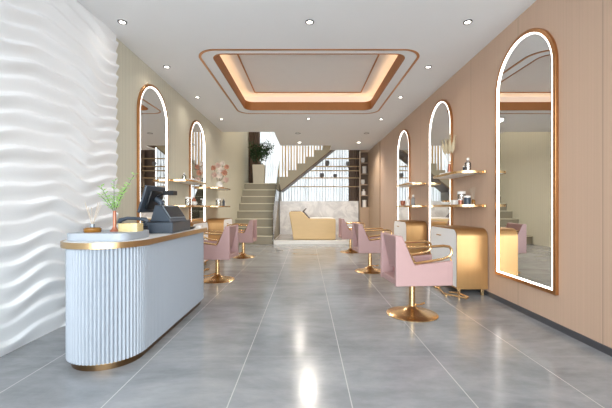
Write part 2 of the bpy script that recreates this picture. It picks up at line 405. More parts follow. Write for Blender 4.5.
for i, (s, y, lab) in enumerate(MI):
    o = mir if i == 0 else copy_tree(mir)
    o.location = ((XR, y, 0) if s == 'R' else (XL, y, 0)); o.rotation_euler = (0, 0, PI if s == 'R' else 0); o['label'] = lab

# ------------------------------------------------------------------ consoles (local: back on x=0, front +x, length y)
def make_console():
    e = empty('salon_console', (0, 0, 0), 'x', 'console cabinet', group='gold and white salon consoles')
    D, Ly, z0, z1, R = .44, .54, .10, .967, .13
    out = [(-Ly, z0), (Ly, z0)] + [(Ly-R+R*math.cos(a), z1-R+R*math.sin(a)) for a in [PI/2*k/8 for k in range(9)]] + [(-Ly+R-R*math.sin(a), z1-R+R*math.cos(a)) for a in [PI/2*k/8 for k in range(9)]]
    t = .018; Ri = R-t
    inn = [(-Ly+t, z0+t), (Ly-t, z0+t)] + [(Ly-R+Ri*math.cos(a), z1-R+Ri*math.sin(a)) for a in [PI/2*k/8 for k in range(9)]] + [(-Ly+R-Ri*math.sin(a), z1-R+Ri*math.cos(a)) for a in [PI/2*k/8 for k in range(9)]]
    m = MB(); ring(m, out, inn, 0, D, 'x'); m.box(0, .01, -Ly+t, Ly-t, z0+t, z1-.05); m.build('body', M['brushed'], e)
    d = MB().prism([(y*.995, z) for y, z in inn], D-.03, D-.004, 'x').build('door', M['white'], e, bevel=.002, smooth=False)
    MB().box(D-.004, D+.016, -.20, -.04, .82, .836).build('handle', M['gold'], d, bevel=.004)
    for y in (-Ly+.06, Ly-.06):
        for x in (.05, D-.05): MB().box(x-.018, x+.018, y-.018, y+.018, 0, z0).build('leg', M['gold'], e, bevel=.003)
    return e
con = make_console()
CI = [('R', 5.405, 'nearest gold and white console against the right wall, facing the closest pink chair'), ('R', 7.87, 'second gold and white console on the right wall, farther away'),
      ('L', 7.0, 'gold and white console by the left wall half hidden behind the counter'), ('L', 9.45, 'gold and white console by the left wall near the foot of the stairs')]
for i, (s, y, lab) in enumerate(CI):
    o = con if i == 0 else copy_tree(con)
    o.location = ((XR-.016, y, 0) if s == 'R' else (XL+.016, y, 0)); o.rotation_euler = (0, 0, PI if s == 'R' else 0); o['label'] = lab
# ------------------------------------------------------------------ shelves
def make_shelf():
    e = empty('wall_shelf', (0, 0, 0), 'x', 'shelf', group='rounded gold wall shelves')
    D, L = .42, .55
    o = rrect(0, D, -L, L, [.2, .001, .001, .2], 8); i = rrect(.012, D-.012, -L+.012, L-.012, [.19, .001, .001, .19], 8)
    m = MB(); ring(m, o, i, -.035, 0); m.build('rim', M['gold'], e)
    MB().prism(i, -.03, -.004).build('slab', M['warmwhite'], e)
    for y in (-L-.0, L+.0):
        MB().lathe([(.0001, 0), (.018, 0), (.018, .03), (.0001, .03)], 14).build('bracket_knob', M['gold'], e, loc=(.02, y*1.03, -.035))
    return e
shf = make_shelf()
SI = [('R', 5.5, 1.81, 'upper shelf by the second right mirror, holding towels and a pampas vase'), ('R', 5.5, 1.315, 'lower shelf by the second right mirror, above the nearest console'),
      ('R', 7.95, 1.81, 'upper shelf by the farthest right mirror'), ('R', 7.95, 1.315, 'lower shelf by the farthest right mirror holding two bottles and a cup'),
      ('L', 7.05, 1.81, 'upper shelf on the left wall just right of the counter monitor'), ('L', 7.05, 1.315, 'lower shelf on the left wall just right of the counter monitor'),
      ('L', 9.5, 1.81, 'upper shelf on the left wall carrying the flower vase'), ('L', 9.5, 1.315, 'lower shelf on the left wall beneath the flower vase')]
for i, (s, y, z, lab) in enumerate(SI):
    o = shf if i == 0 else copy_tree(shf)
    o.location = ((XR, y, z) if s == 'R' else (XL, y, z)); o.rotation_euler = (0, 0, PI if s == 'R' else 0); o['label'] = lab

# ------------------------------------------------------------------ styling chairs (local: faces +x)
def make_chair():
    e = empty('styling_chair', (0, 0, 0), 'x', 'chair', group='pink salon styling chairs')
    W = .285
    side = [(-.30, .395), (.36, .395), (.36, .675), (-.085, .63), (-.225, .955), (-.30, .955)]
    for s in (-1, 1):
        a, b = (s*W, s*(W-.055)); MB().prism(side, min(a, b), max(a, b), 'y').build('side_panel', M['pink'], e, bevel=.012, seg=3)
    bk = [(-.285, .95), (-.215, .95), (-.135, .56), (-.20, .55)]
    MB().prism(bk, -W+.056, W-.056, 'y').build('backrest', M['pink'], e, bevel=.012, seg=3)
    MB().box(-.29, .355, -W+.056, W-.056, .40, .47).build('seat', M['pink'], e, bevel=.012, seg=3)
    MB().box(-.16, .355, -W+.058, W-.058, .47, .545).build('cushion', M['pinkdark'], e, bevel=.02, seg=3)
    for s in (-1, 1):
        y = s*(W-.028)
        pts = [(-.16, y, .82), (.26, y, .838)] + [(.30+.055*math.sin(a), y, .775+.062*math.cos(a)) for a in [PI*k/6 for k in range(1, 6)]] + [(.25, y, .69), (-.055, y, .648), (-.08, y, .66)]
        m = MB(); m.tube(pts, .0155, 8, True)
        m.tube([(.33, y, .72), (.352, y, .67)], .011, 8)
        m.build('armrest', M['gold'], e)
    MB().lathe([(.0001, 0), (.295, 0), (.297, .008), (.285, .016), (.2, .034), (.12, .052), (.07, .075), (.045, .105), (.0001, .105)], 40).build('base', M['gold'], e)
    MB().lathe([(.038, .1), (.036, .25), (.034, .375), (.09, .385), (.09, .4), (.0001, .4)], 24).build('pole', M['gold'], e)
    MB().tube([(.03, -.02, .12), (.11, .05, .095), (.17, .1, .09)], .009, 8).tube([(.15, .09, .09), (.2, .12, .092)], .014, 8).build('pedal', M['gold'], e)
    return e
ch = make_chair()
HI = [(1.257, 4.05, 5, 'pink styling chair with gold arms nearest the viewer on the right'), (1.265, 6.78, 4, 'middle pink styling chair of the right row'), (1.25, 9.68, 3, 'farthest pink styling chair of the right row, beside the platform'),
      (-1.56, 5.96, 176, 'pink styling chair partly behind the far end of the counter'), (-1.62, 8.72, 178, 'pink styling chair in front of the stairs on the left')]
for i, (x, y, r, lab) in enumerate(HI):
    o = ch if i == 0 else copy_tree(ch)
    o.location = (x, y, 0); o.rotation_euler = (0, 0, math.radians(r)); o['label'] = lab
# footrests
def make_foot():
    e = empty('footrest', (0, 0, 0), 'x', 'footrest', group='gold floor footrests')
    MB().tube([(.0, .62, .02), (-.08, .2, .02), (-.1, .0, .05), (.02, -.3, .075), (.06, -.27, .08), (.06, .05, .06), (.03, .25, .02)], .013, 8).build('rail', M['gold'], e)
    MB().box(-.06, .02, .55, .66, 0, .03).build('foot_plate', M['gold'], e, bevel=.004)
    MB().tube([(-.08, .1, .0), (-.08, .1, .035)], .02, 10).tube([(.04, -.05, 0), (.04, -.05, .06)], .012, 10).build('stand', M['gold'], e)
    return e
ft = make_foot()
for i, (x, y, r, lab) in enumerate([(2.08, 4.77, 0, 'bent gold footrest on the floor in front of the nearest console'), (2.0, 7.3, 0, 'gold footrest on the floor before the second right console'), (-2.0, 6.3, 0, 'gold footrest on the floor between the counter and left console')]):
    o = ft if i == 0 else copy_tree(ft)
    o.location = (x, y, 0); o['label'] = lab

# ------------------------------------------------------------------ reception counter
def counter():
    e = empty('reception_counter', (-1.68, 3.6, 0), 'white fluted reception counter with rounded front and gold rimmed top', 'counter')
    ox, oy = -1.68, 3.6
    def outline(off, flute=False):
        r = .306+off; cy = 2.91; yf = 4.60+off; pts = []
        arc = [(ox+r*math.cos(a), cy+r*math.sin(a)) for a in [0-PI*k/60 for k in range(61)]]   # right -> front -> left
        rc = .08
        far = [(ox-r, yf-rc)] + [(ox-r+rc-rc*math.cos(a), yf-rc+rc*math.sin(a)) for a in [PI/2*k/6 for k in range(1, 7)]] + [(ox+r-rc+rc*math.sin(a), yf-rc+rc*math.cos(a)) for a in [PI/2*k/6 for k in range(7)]]
        pts = arc+far
        return [(x-ox, y-oy) for x, y in pts]
    def resample(pts, n):
        P = [Vector((p[0], p[1])) for p in pts]; P.append(P[0]); L = [0]
        for i in range(1, len(P)): L.append(L[-1]+(P[i]-P[i-1]).length)
        out = []; j = 0
        for k in range(n):
            s = L[-1]*k/n
            while L[j+1] < s: j += 1
            t = (s-L[j])/max(1e-9, L[j+1]-L[j]); p = P[j].lerp(P[j+1], t); d = (P[j+1]-P[j]).normalized()
            out.append((p, Vector((-d.y, d.x))))
        return out
    base = outline(-.012); nf = 170; per = 8
    rs = resample(base, nf*per); fl = []
    # outward normal: for clockwise outline left normal points outwards
    for i, (p, nrm) in enumerate(rs):
        ph = (i % per)/per; o = .018*abs(math.sin(PI*ph))**.8; q = p+nrm*o; fl.append((q.x, q.y))
    MB().prism(fl, .06, .955).build('fluted_body', M['flute'], e)
    MB().prism(outline(-.03), 0, .05).build('plinth', M['plinth'], e)
    m = MB(); ring(m, outline(-.018), outline(-.04), .05, .062); m.build('plinth_trim', M['rim'], e)
    m = MB(); ring(m, outline(.04), outline(.025), .953, 1.0); m.build('rim', M['rim'], e)
    MB().prism(outline(.026), .955, .998).build('countertop', M['warmwhite'], e)
    MB().prism(rrect(-1.965-ox, -1.455-ox, 2.72-oy, 3.22-oy, .1, 6), .998, 1.062).build('raised_ledge', M['flute'], e, bevel=.004)
counter()
LZ = 1.062; CT = .999
# diffuser
e = empty('reed_diffuser', (-1.80, 2.86, LZ), 'amber glass reed diffuser with thin sticks on the counter ledge', 'diffuser')
MB().lathe([(.0001, 0), (.06, 0), (.066, .01), (.066, .03), (.055, .04), (.02, .043), (.0001, .043)], 28).build('bottle', M['amber'], e)
MB().lathe([(.018, .04), (.018, .068), (.0001, .068)], 16).build('neck', M['silver'], e)
for k in range(7):
    a = k*2*PI/7+.3; r = .05+.035*((k*3) % 4)/3
    MB().tube([(0, 0, .05), (r*math.cos(a)*1.1, r*math.sin(a)*.8, .25-.02*(k % 3))], .0018, 5).build('reed', M['reed'], e)
# vase with green sprig
e = empty('bud_vase', (-1.665, 2.95, LZ), 'slim copper bud vase with fresh green leafy sprigs on the counter ledge', 'vase')
MB().lathe([(.0001, 0), (.036, 0), (.038, .008), (.024, .02), (.014, .04), (.013, .17), (.015, .18), (.0001, .178)], 24).build('vase', M['copper'], e)
random.seed(3); st = MB(); lf = MB()
def leaf(mb, p, d, L, w, up=Vector((0, 0, 1))):
    d = d.normalized(); s = d.cross(up)
    s = s.normalized() if s.length > .01 else Vector((1, 0, 0)); n = s.cross(d)
    a = p; b = p+d*L*.5+s*w*.5+n*w*.1; c = p+d*L-n*L*.12; e_ = p+d*L*.5-s*w*.5+n*w*.1
    mid = p+d*L*.52-n*w*.12
    mb.add([a, b, c, e_, mid], [(0, 1, 4), (1, 2, 4), (2, 3, 4), (3, 0, 4)])
for k, (dx, dz) in enumerate([(.17, .34), (.05, .2), (-.09, .23), (.1, .24), (-.05, .14), (.02, .28), (-.12, .16)]):
    P = []
    for i in range(9):
        t = i/8; P.append(Vector((dx*t**1.3*1.0, .05*math.sin(k*2.1)*t, .15+dz*t)))
    st.tube(P, .002, 5)
    for i in range(2, 9):
        for s in (-1, 1):
            d = Vector((s*(.5+random.random()*.5), random.uniform(-.6, .6), .3+random.random()*.6))
            leaf(lf, P[i], d, .042+.015*random.random(), .026)
st.build('stem', M['leaf_dark'], e, weld=False); lf.build('leaves', M['leaf_light'], e, weld=False, smooth=False)
# candle holder
e = empty('candle_box', (-1.53, 2.98, LZ), 'square gold-flecked glass candle holder on the counter ledge', 'candle')
m = MB(); ring(m, rrect(-.09, .075, -.06, .06, .008, 2), rrect(-.08, .065, -.05, .05, .006, 2), 0, .07); m.box(-.08, .065, -.05, .05, 0, .01); m.build('glass_box', M['candle'], e)
MB().box(-.078, .063, -.048, .048, .012, .045).build('wax', M['ceramic'], e)
# POS
e = empty('cash_drawer', (-1.575, 3.88, CT), 'dark slate cash drawer box on the counter beneath the monitor', 'cash register', math.radians(3))
MB().box(-.16, .16, -.34, .30, 0, .115).build('body', M['slate'], e, bevel=.006)
MB().box(-.15, .15, -.346, -.34, .015, .1).build('drawer_front', M['slate'], e, bevel=.002)
MB().box(-.16, .16, -.34, .30, .1152, .122).build('lid', M['black'], e, bevel=.002)
e = empty('card_terminal', (-1.49, 3.72, CT+.122), 'wedge-shaped customer terminal with silver edged dark screen on the cash drawer', 'payment terminal', math.radians(-14))
wd = [(-.13, 0), (.12, 0), (.10, .03), (.0, .165), (-.07, .175)]
MB().prism(wd, -.16, .14, 'y').build('housing', M['slate'], e, bevel=.006)
n = Vector((.135, .0, .1)).normalized(); u = Vector((-.1, 0, .135)).normalized(); c = Vector((.052, -.01, .1))
def slab(mb, c, u, v, n, a, b, t):
    P = [c+u*i*a+v*j*b+n*k for k in (0, t) for i, j in ((-1,-1), (1,-1), (1,1), (-1,1))]
    mb.add(P, [(0,3,2,1),(4,5,6,7),(0,1,5,4),(1,2,6,5),(2,3,7,6),(3,0,4,7)]); return mb
v = Vector((0, 1, 0))
slab(MB(), c+n*.0, u, v, n, .080, .134, .008).build('bezel', M['silver'], e)
slab(MB(), c+n*.008, u, v, n, .07, .125, .002).build('screen', M['screen'], e)
# monitor: screen faces the wall side (staff)
e = empty('pos_monitor', (-1.72, 3.86, CT+.124), 'dark touchscreen monitor tilted back on its stand, screen turned to the staff side', 'monitor', math.radians(-6))
n = Vector((-.93, 0, .30)).normalized(); u = Vector((.30, 0, .93)).normalized()
c = Vector((-.02, 0, .235))
slab(MB(), c, u, v, n, .155, .20, .028).build('casing', M['slate'], e, bevel=.008)
slab(MB(), c+n*.028, u, v, n, .145, .19, .002).build('screen', M['screen'], e)
slab(MB(), c-n*.03, u, v, n, .11, .13, .03).build('rear_cover', M['black'], e, bevel=.01)
MB().tube([c-n*.02+u*.02, c-n*.1+u*.0, Vector((.07, 0, .13)), Vector((.05, 0, .045))], [.03, .035, .035, .034], 12).build('stand_arm', M['slate'], e)
MB().prism(rrect(-.06, .12, -.07, .07, .03, 4), -.0, .012).build('stand_foot', M['black'], e)
MB().box(.12, .24, -.05, .05, .285, .335).tube([(.03, 0, .27), (.12, 0, .31)], .015, 8).build('card_reader', M['black'], e, bevel=.004)
# keyboard, handset, mouse
e = empty('keyboard', (-1.90, 3.62, CT), 'black keyboard lying on the counter left of the cash drawer', 'keyboard', math.radians(80))
MB().prism([(-.2, 0), (.2, 0), (.2, .02), (-.2, .03)], -.06, .06, 'y').build('body', M['black'], e, bevel=.004)
m = MB()
for i in range(12):
    for j in range(4): m.box(-.185+i*.031, -.16+i*.031, -.05+j*.025, -.03+j*.025, .024, .034)
m.build('keys', M['slate'], e, smooth=False, weld=False)
e = empty('phone_handset', (-1.70, 3.35, CT+.001), 'dark curved telephone handset raised on its cradle behind the candle holder', 'telephone', math.radians(4))
MB().prism([(-.11, 0), (.11, 0), (.10, .09), (-.10, .12)], -.08, .08, 'y').build('cradle', M['black'], e, bevel=.006)
MB().tube([(-.14, 0, .115), (-.13, 0, .145), (-.06, 0, .165), (.04, 0, .16), (.11, 0, .15), (.13, 0, .13)], [.02, .024, .016, .016, .024, .02], 12).build('handset', M['slate'], e)
e = empty('computer_mouse', (-1.50, 4.33, CT), 'flat black oval dish on the far end of the counter', 'dish')
e.name = 'oval_dish'
m = MB().lathe([(.0001, 0), (.055, 0), (.085, .022), (.08, .024), (.05, .01), (.0001, .008)], 28); m.v = [(x, y*1.5, z) for x, y, z in m.v]; m.build('bowl', M['black'], e)
tag(MB().box(-1.46, -1.40, 4.50, 4.60, CT+.001, CT+.03).build('card_holder', M['ceramic'], bevel=.002), 'small white card block at the far corner of the counter', 'card holder')

# ------------------------------------------------------------------ staircase
RZ = .2875; TR = .379; SY = 11.75
e = empty('staircase', (XL+.735, SY, 0), 'taupe stone staircase rising between the left wall and glass balustrade', 'staircase')
for k in range(8):
    y = TR*k; yn = (16.15-SY) if k == 7 else y+TR+.02
    MB().box(-.73, .73, y, yn, RZ*k+(.001 if k else 0), RZ*(k+1)-.03).build('step', M['stair'], e, smooth=False)
    MB().box(-.73, .73, y-.02, yn, RZ*(k+1)-.03, RZ*(k+1)).build('tread', M['nosing'] if False else M['stair'], e, smooth=False)
    MB().box(-.73, .73, y-.026, y-.02, RZ*(k+1)-.03, RZ*(k+1)+.001).build('nosing', M['nosing'], e, smooth=False)
m = MB().prism([(TR*1.0, 0), (4.38, 0), (4.38, 2.26), (TR*7, 2.0)], -.72, .72, 'x'); m.build('base', M['stair'], e, smooth=False)
# upper flight
e = empty('upper_stair_flight', (-1.155, 15.2, 2.3), 'upper stair flight climbing right across the back window', 'staircase')
prof = [(.0, -.29)]
n = 10
top = []
for k in range(n):
    top += [(.375*k, RZ*k), (.375*k, RZ*(k+1))]
top.append((.375*n, RZ*n))
slope = RZ/.375*1.04
bot = [(.375*n, -.30+slope*.375*n), (.05, -.30)]
poly = top+bot
MB().prism(poly[::-1], -.6, .6, 'y').build('stepped_flight', M['stringer'], e, smooth=False)
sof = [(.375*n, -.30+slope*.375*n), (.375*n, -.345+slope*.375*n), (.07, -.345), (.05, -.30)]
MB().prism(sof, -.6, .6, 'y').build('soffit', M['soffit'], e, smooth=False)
# glass balustrade
g = MB().prism([(11.62, .0), (14.36, 1.9), (14.36, 3.25), (11.62, 1.05)], -1.155, -1.14, 'x').build('glass_balustrade', M['glass'], smooth=False)
tag(g, 'slanting green tinted glass balustrade along the right side of the stairs', 'balustrade')
# planter
e = empty('planter_tree', (-2.05, 14.72, 2.303), 'bushy dark green tree in a tall square pale planter on the stair landing', 'potted plant')
MB().prism([(-.22, 0), (.22, 0), (.26, .80), (-.26, .80)], -.24, .24, 'y').build('planter', M['planter'], e, bevel=.01)
MB().box(-.2, .2, -.2, .2, .78, .805).build('soil', M['trunk'], e)
random.seed(11); tb = MB(); lb = MB(); 
for k in range(12):
    a = k*2.4; R = .22+.42*random.random(); z1 = 1.15+1.0*random.random()
    P = [Vector((.04*math.cos(a), .04*math.sin(a), .8)), Vector((R*.3*math.cos(a), R*.3*math.sin(a), .8+(z1-.8)*.5)), Vector((max(-.36, R*math.cos(a)), R*.6*math.sin(a), z1))]
    tb.tube(P, [.014, .01, .004], 6)
    for i in range(75):
        t = random.uniform(.25, 1.08); p = P[1].lerp(P[2], t) + Vector((random.gauss(0, .085), random.gauss(0, .085), random.gauss(0, .085)))
        if p.x < -.42 or p.y > .4: continue
        d = Vector((random.gauss(0, 1), random.gauss(0, 1), random.gauss(.1, .8)))
        leaf(lb, p, d, random.uniform(.10, .17), random.uniform(.05, .08))
tb.build('trunk', M['trunk'], e, weld=False); lb.build('foliage', M['leaf_dark'], e, weld=False, smooth=False)

# ------------------------------------------------------------------ platform, marble wall, shampoo unit
tag(MB().box(-1.13, 1.52, 11.65, 14.38, 0, .095).build('raised_platform', M['warmwhite'], bevel=.004), 'low white-edged platform under the shampoo unit', 'platform')
p = MB().box(-1.13, 1.52, 11.655, 14.38, .096, .14).build('top_slab', M['warmwhite'], bpy.data.objects['raised_platform'], bevel=.004)
MB().box(-1.10, 1.49, 11.75, 14.37, .14, .143).build('stone_inlay', M['platform'], bpy.data.objects['raised_platform'], smooth=False)
tag(MB().box(-1.13, 2.2, 14.39, 14.53, 0.0, 1.545).build('marble_partition', M['marble'], bevel=.004), 'low pale marble partition wall behind the tan shampoo unit', 'partition')
e = empty('shampoo_unit', (.25, 12.2, .143), 'tan boat-shaped shampoo unit on the platform before the marble', 'wash basin')
body = [(-.70, 0), (.74, 0), (.76, .06), (.77, .70), (.72, .735), (-.16, .735), (-.34, .93), (-.44, .985), (-.83, .985), (-.86, .94)]
MB().prism(body, -.38, .36, 'y').build('shell', M['tan'], e, bevel=.03, seg=4)
MB().prism([(-.17, .742), (-.12, .742), (-.33, .985), (-.24, 1.10), (-.27, 1.11), (-.40, .99)], -.25, .25, 'y').build('neck_rest', M['charcoal'], e, bevel=.008)
MB().box(-.12, .70, -.33, .31, .736, .765).build('seat_pad', M['warmwhite'], e, bevel=.012)
MB().prism([(-.80, .988), (-.46, .988), (-.46, 1.0), (-.80, 1.0)], -.3, .3, 'y').build('basin_rim', M['charcoal'], e, bevel=.004)
# ------------------------------------------------------------------ back window dressing
def curtain(name, x0, x1, y, z0, z1, per, amp, m, label, n=None, axis='x'):
    n = int((x1-x0)/per*10); vs = []; fs = []; random.seed(int(abs(x0*100)))
    nz = 3
    for i in range(n+1):
        x = x0+(x1-x0)*i/n; d = amp*math.sin(2*PI*(x-x0)/per+.6*math.sin(3*x))+.3*amp*math.sin(2*PI*(x-x0)/per*2.3)
        for j in range(nz+1):
            z = z0+(z1-z0)*j/nz; vs.append((x, y+d, z) if axis == 'x' else (y+d, x, z))
    for i in range(n):
        for j in range(nz): a = i*(nz+1)+j; fs.append((a, a+nz+1, a+nz+2, a+1))
    q = MB(); q.v = vs; q.f = fs; o = q.build(name, m, weld=False); return tag(o, label, 'curtain')
curtain('sheer_curtain', -2.25, 1.98, 16.28, .3, 5.7, .11, .045, M['sheer'], 'white sheer curtain glowing across the tall back window')
curtain('drape', 1.99, 2.55, 16.24, .3, 5.7, .09, .04, M['drape'], 'brown drape at the right end of the back window')
curtain('drape', -2.58, -2.22, 16.24, 2.31, 5.7, .09, .04, M['drape'], 'brown drape behind the landing tree at the window')
curtain('drape', 15.35, 16.1, XL+.06, 2.31, 5.7, .12, .035, M['drape'], 'brown drape hanging along the left wall of the stair landing', axis='y')
# warm vertical slat screen behind upper flight; grey bars below, added for dark mullion streaks in the sheer
e = empty('slat_screen', (0, 15.92, 2.3), 'warm wood vertical slat screen behind the upper stair flight', 'screen')
base = None
for k in range(20):
    x = -1.12+k*.135; zb = max(0, (x+1.17)*slope-.2)
    if base is None: base = MB().box(-.033, .033, -.02, .02, 0, 1).build('slat', M['slat_warm'], e, smooth=False); o = base
    else: o = base.copy(); COL.objects.link(o); o.parent = e
    o.location = (x, 0, zb); o.scale = (1 if k % 2 else .75, 1, 3.55-zb)
e = empty('slat_screen', (0, 16.12, 0), 'thin grey bars added for the dark streaks in the white curtain under the stairs', 'screen')
base = None
for k in range(24):
    x = -1.1+k*.133
    if base is None: base = MB().box(-.008, .008, -.01, .01, 0, 1).build('slat', M['bar_grey'], e, smooth=False); o = base
    else: o = base.copy(); COL.objects.link(o); o.parent = e
    o.location = (x, 0, 0); o.scale = (1 if k % 3 else 1.6, 1, 1.2+min(3.0, max(.9, (x+1.17)*slope+.75)))
# long display shelves under the flight
zs = [3.55, 3.18, 2.98, 2.64, 2.23]
nm = ['topmost long shelf across the back window', 'second long shelf from the top across the back window', 'middle long shelf across the back window', 'fourth long shelf from the top across the back window', 'lowest long shelf across the back window']
for z, l in zip(zs, nm):
    xl = -1.1 + max(0, (z-2.05)/slope)
    o = MB().box(xl, 2.5, 15.93, 16.08, z, z+.04).build('window_shelf', M['woodshelf'], bevel=.003); tag(o, l, 'shelf', 'long shelves across the back window')
def pot(name, x, y, z, r, h, m, label, cat='pot', kind=0, group=None):
    e = empty(name, (x, y, z), label, cat, group=group)
    if kind == 0: MB().lathe([(.0001, 0), (r*.6, 0), (r, h*.5), (r*.85, h), (r*.78, h), (r*.9, h*.5), (r*.5, h*.08), (.0001, h*.08)], 20).build('body', m, e)
    elif kind == 1:
        MB().lathe([(.0001, 0), (r, 0), (r, h*.62), (r*.4, h*.76), (r*.38, h*.84), (.0001, h*.84)], 20).build('body', m, e)
        MB().lathe([(r*.45, h*.84), (r*.45, h), (.0001, h)], 16).build('cap', M['ceramic'], e)
    elif kind == 2:
        MB().lathe([(.0001, 0), (r, 0), (r, h*.8), (.0001, h*.8)], 20).build('jar', m, e)
        MB().lathe([(r*1.03, h*.8), (r*1.03, h), (.0001, h)], 20).build('lid', M['ceramic'], e)
    return e
wy = 16.0
pot('vase', .98, wy, 3.222, .11, .25, M['grey_ceramic'], 'round grey vase on the second back window shelf', 'vase')
pot('vase', 1.95, wy, 3.222, .10, .2, M['grey_ceramic'], 'grey vase on the second back window shelf before the brown drape', 'vase')
pot('vase', .72, wy, 2.682, .11, .2, M['grey_ceramic'], 'small grey pot on the fourth back window shelf, left', 'vase')
pot('vase', 1.35, wy, 2.682, .1, .16, M['grey_ceramic'], 'low grey bowl on the fourth back window shelf, right', 'bowl')

# tall cabinet in far right corner
e = empty('tall_cabinet', (2.41, 14.2, 0), 'tall pale wood open cabinet in the far right corner', 'cabinet')
MB().box(.17, .198, -2.2, .25, 0, 3.61).build('side_panel', M['pale_wood'], e, smooth=False)
MB().box(-.19, -.165, -.15, .15, 0, 3.6).build('side_panel', M['pale_wood'], e, smooth=False)
MB().box(-.165, .17, .13, .15, 0, 3.6).build('back_panel', M['soffit'], e, smooth=False)
for z in (1.25, 1.75, 2.2, 2.65, 3.1, 3.56): MB().box(-.165, .17, -.14, .13, z, z+.03).build('shelf', M['pale_wood'], e, smooth=False)
MB().box(-.165, .17, -.15, .13, 0, 1.25).build('door', M['pale_wood'], e, smooth=False)
for z, k, l in ((1.28, 2, 'white lidded jar'), (1.78, 1, 'tall white bottle'), (2.23, 0, 'round white vase'), (2.68, 2, 'cream lidded jar'), (3.13, 0, 'small white bowl')):
    pot('vase' if k == 0 else 'bottle' if k == 1 else 'jar', 2.38+.03*(k-1), 14.18, z+.001, .085, .2+.05*k, M['ceramic'], l+' in the tall corner cabinet', 'container', k)
# ------------------------------------------------------------------ things on wall shelves
U = 1.811; Lw = 1.316
# near right
e = empty('folded_towel', (2.40, 5.72, U), 'folded white towel on the upper right shelf nearest the viewer', 'towel', math.radians(8))
MB().prism(rrect(-.1, .1, -.17, .17, .02, 4), 0, .022).build('lower_fold', M['towel'], e, bevel=.008, seg=3)
MB().prism(rrect(-.095, .095, -.16, .16, .02, 4), .022, .042).build('upper_fold', M['towel'], e, bevel=.008, seg=3)
pot('bottle', 2.42, 5.10, U, .045, .2, M['clear'], 'clear glass bottle with white cap on the upper right shelf', 'bottle', 1)
pot('bottle', 2.44, 5.24, U, .03, .1, M['slate'], 'small dark bottle beside the clear one on the upper right shelf', 'bottle', 2)
e = empty('pampas_vase', (2.50, 5.95, U), 'dried pampas plumes in a slim copper vase against the second right mirror', 'vase')
MB().lathe([(.0001, 0), (.03, 0), (.035, .05), (.02, .2), (.022, .22), (.0001, .215)], 20).build('vase', M['copper'], e)
random.seed(5)
for k in range(5):
    dx = (-.07, -.03, .0, .02, -.05)[k]; dy = (.06, -.07, .03, -.09, .0)[k]
    A = Vector((0, 0, .2)); B = Vector((dx*.6, dy, .40)); C_ = Vector((dx*1.3, dy*1.6, .62+.04*(k % 2)))
    MB().tube([A, B], .003, 5).build('stem', M['reed'], e)
    q = MB().tube([B, B.lerp(C_, .25), B.lerp(C_, .6), C_], [.01, .032, .026, .003], 8)
    for i in range(60):
        p = B.lerp(C_, random.random()); leaf(q, p, Vector((random.gauss(0, .5), random.gauss(0, .5), 1.1)), .07, .01)
    q.build('plume', M['pampas'], e, weld=False)
e = empty('bowl', (2.42, 5.90, Lw), 'white bowl filled with golden balls on the lower right shelf', 'bowl')
MB().lathe([(.0001, 0), (.05, 0), (.09, .035), (.095, .05), (.088, .05), (.05, .012), (.0001, .01)], 24).build('dish', M['ceramic'], e)
q = MB()
for a in range(5): q.ball((.04*math.cos(a*1.26), .04*math.sin(a*1.26), .055), .028, .028, .028, 10, 6)
q.build('filling', M['gold'], e)
tag(MB().box(2.33, 2.43, 5.40, 5.52, Lw, Lw+.075).build('box', M['ceramic'], bevel=.004), 'small white box before the glass jar on the lower right shelf', 'box')
pot('jar', 2.49, 5.46, Lw, .06, .21, M['clear'], 'tall clear glass jar with white lid on the lower right shelf', 'jar', 2)
pot('jar', 2.42, 5.12, Lw, .048, .13, M['slate'], 'dark jar with silver-white lid on the lower right shelf', 'jar', 2)
pot('jar', 2.38, 5.25, Lw, .035, .085, M['copper'], 'little copper jar next to the dark one on the lower right shelf', 'jar', 2)
e = empty('reed_bottle', (2.53, 5.16, Lw), 'small bottle with fanned dry twigs at the wall end of the lower right shelf', 'diffuser')
MB().lathe([(.0001, 0), (.025, 0), (.025, .06), (.01, .08), (.0001, .08)], 16).build('bottle', M['amber'], e)
for k in range(6): MB().tube([(0, 0, .05), (-.03+.012*k, -.13+.06*k, .27-.01*abs(k-2))], .0018, 5).build('twig', M['reed'], e)
# second right set
tag(MB().prism(rrect(2.3, 2.5, 7.75, 8.15, .03, 4), U, U+.04).build('folded_towel', M['towel'], bevel=.01), 'folded white towel on the upper shelf by the farthest right mirror', 'towel')
pot('bottle', 2.42, 7.72, Lw, .045, .24, M['grey_ceramic'], 'tall grey bottle on the lower shelf by the farthest right mirror', 'bottle', 1)
pot('bottle', 2.34, 7.84, Lw, .045, .21, M['ceramic'], 'white bottle beside the grey one by the farthest right mirror', 'bottle', 1)
pot('cup', 2.34, 8.25, Lw, .06, .12, M['copper'], 'round copper pot on the lower shelf before the farthest right mirror', 'cup', 0)
# left near set
e = empty('folded_towel', (-2.38, 7.1, U), 'folded white towel on the upper left shelf beside the monitor', 'towel')
MB().prism(rrect(-.1, .1, -.2, .2, .02, 4), 0, .04).build('towel_body', M['towel'], e, bevel=.012)
pot('bottle', -2.44, 6.78, U, .04, .15, M['clear'], 'clear bottle on the upper left shelf beside the monitor', 'bottle', 1)
pot('jar', -2.36, 6.78, Lw, .055, .16, M['clear'], 'glass jar with white lid on the lower left shelf beside the monitor', 'jar', 2)
pot('bowl', -2.34, 7.1, Lw, .06, .08, M['ceramic'], 'white cup on the lower left shelf beside the monitor', 'cup', 0)
pot('jar', -2.42, 7.3, Lw, .045, .2, M['copper'], 'slim copper bottle on the lower left shelf beside the monitor', 'bottle', 1)
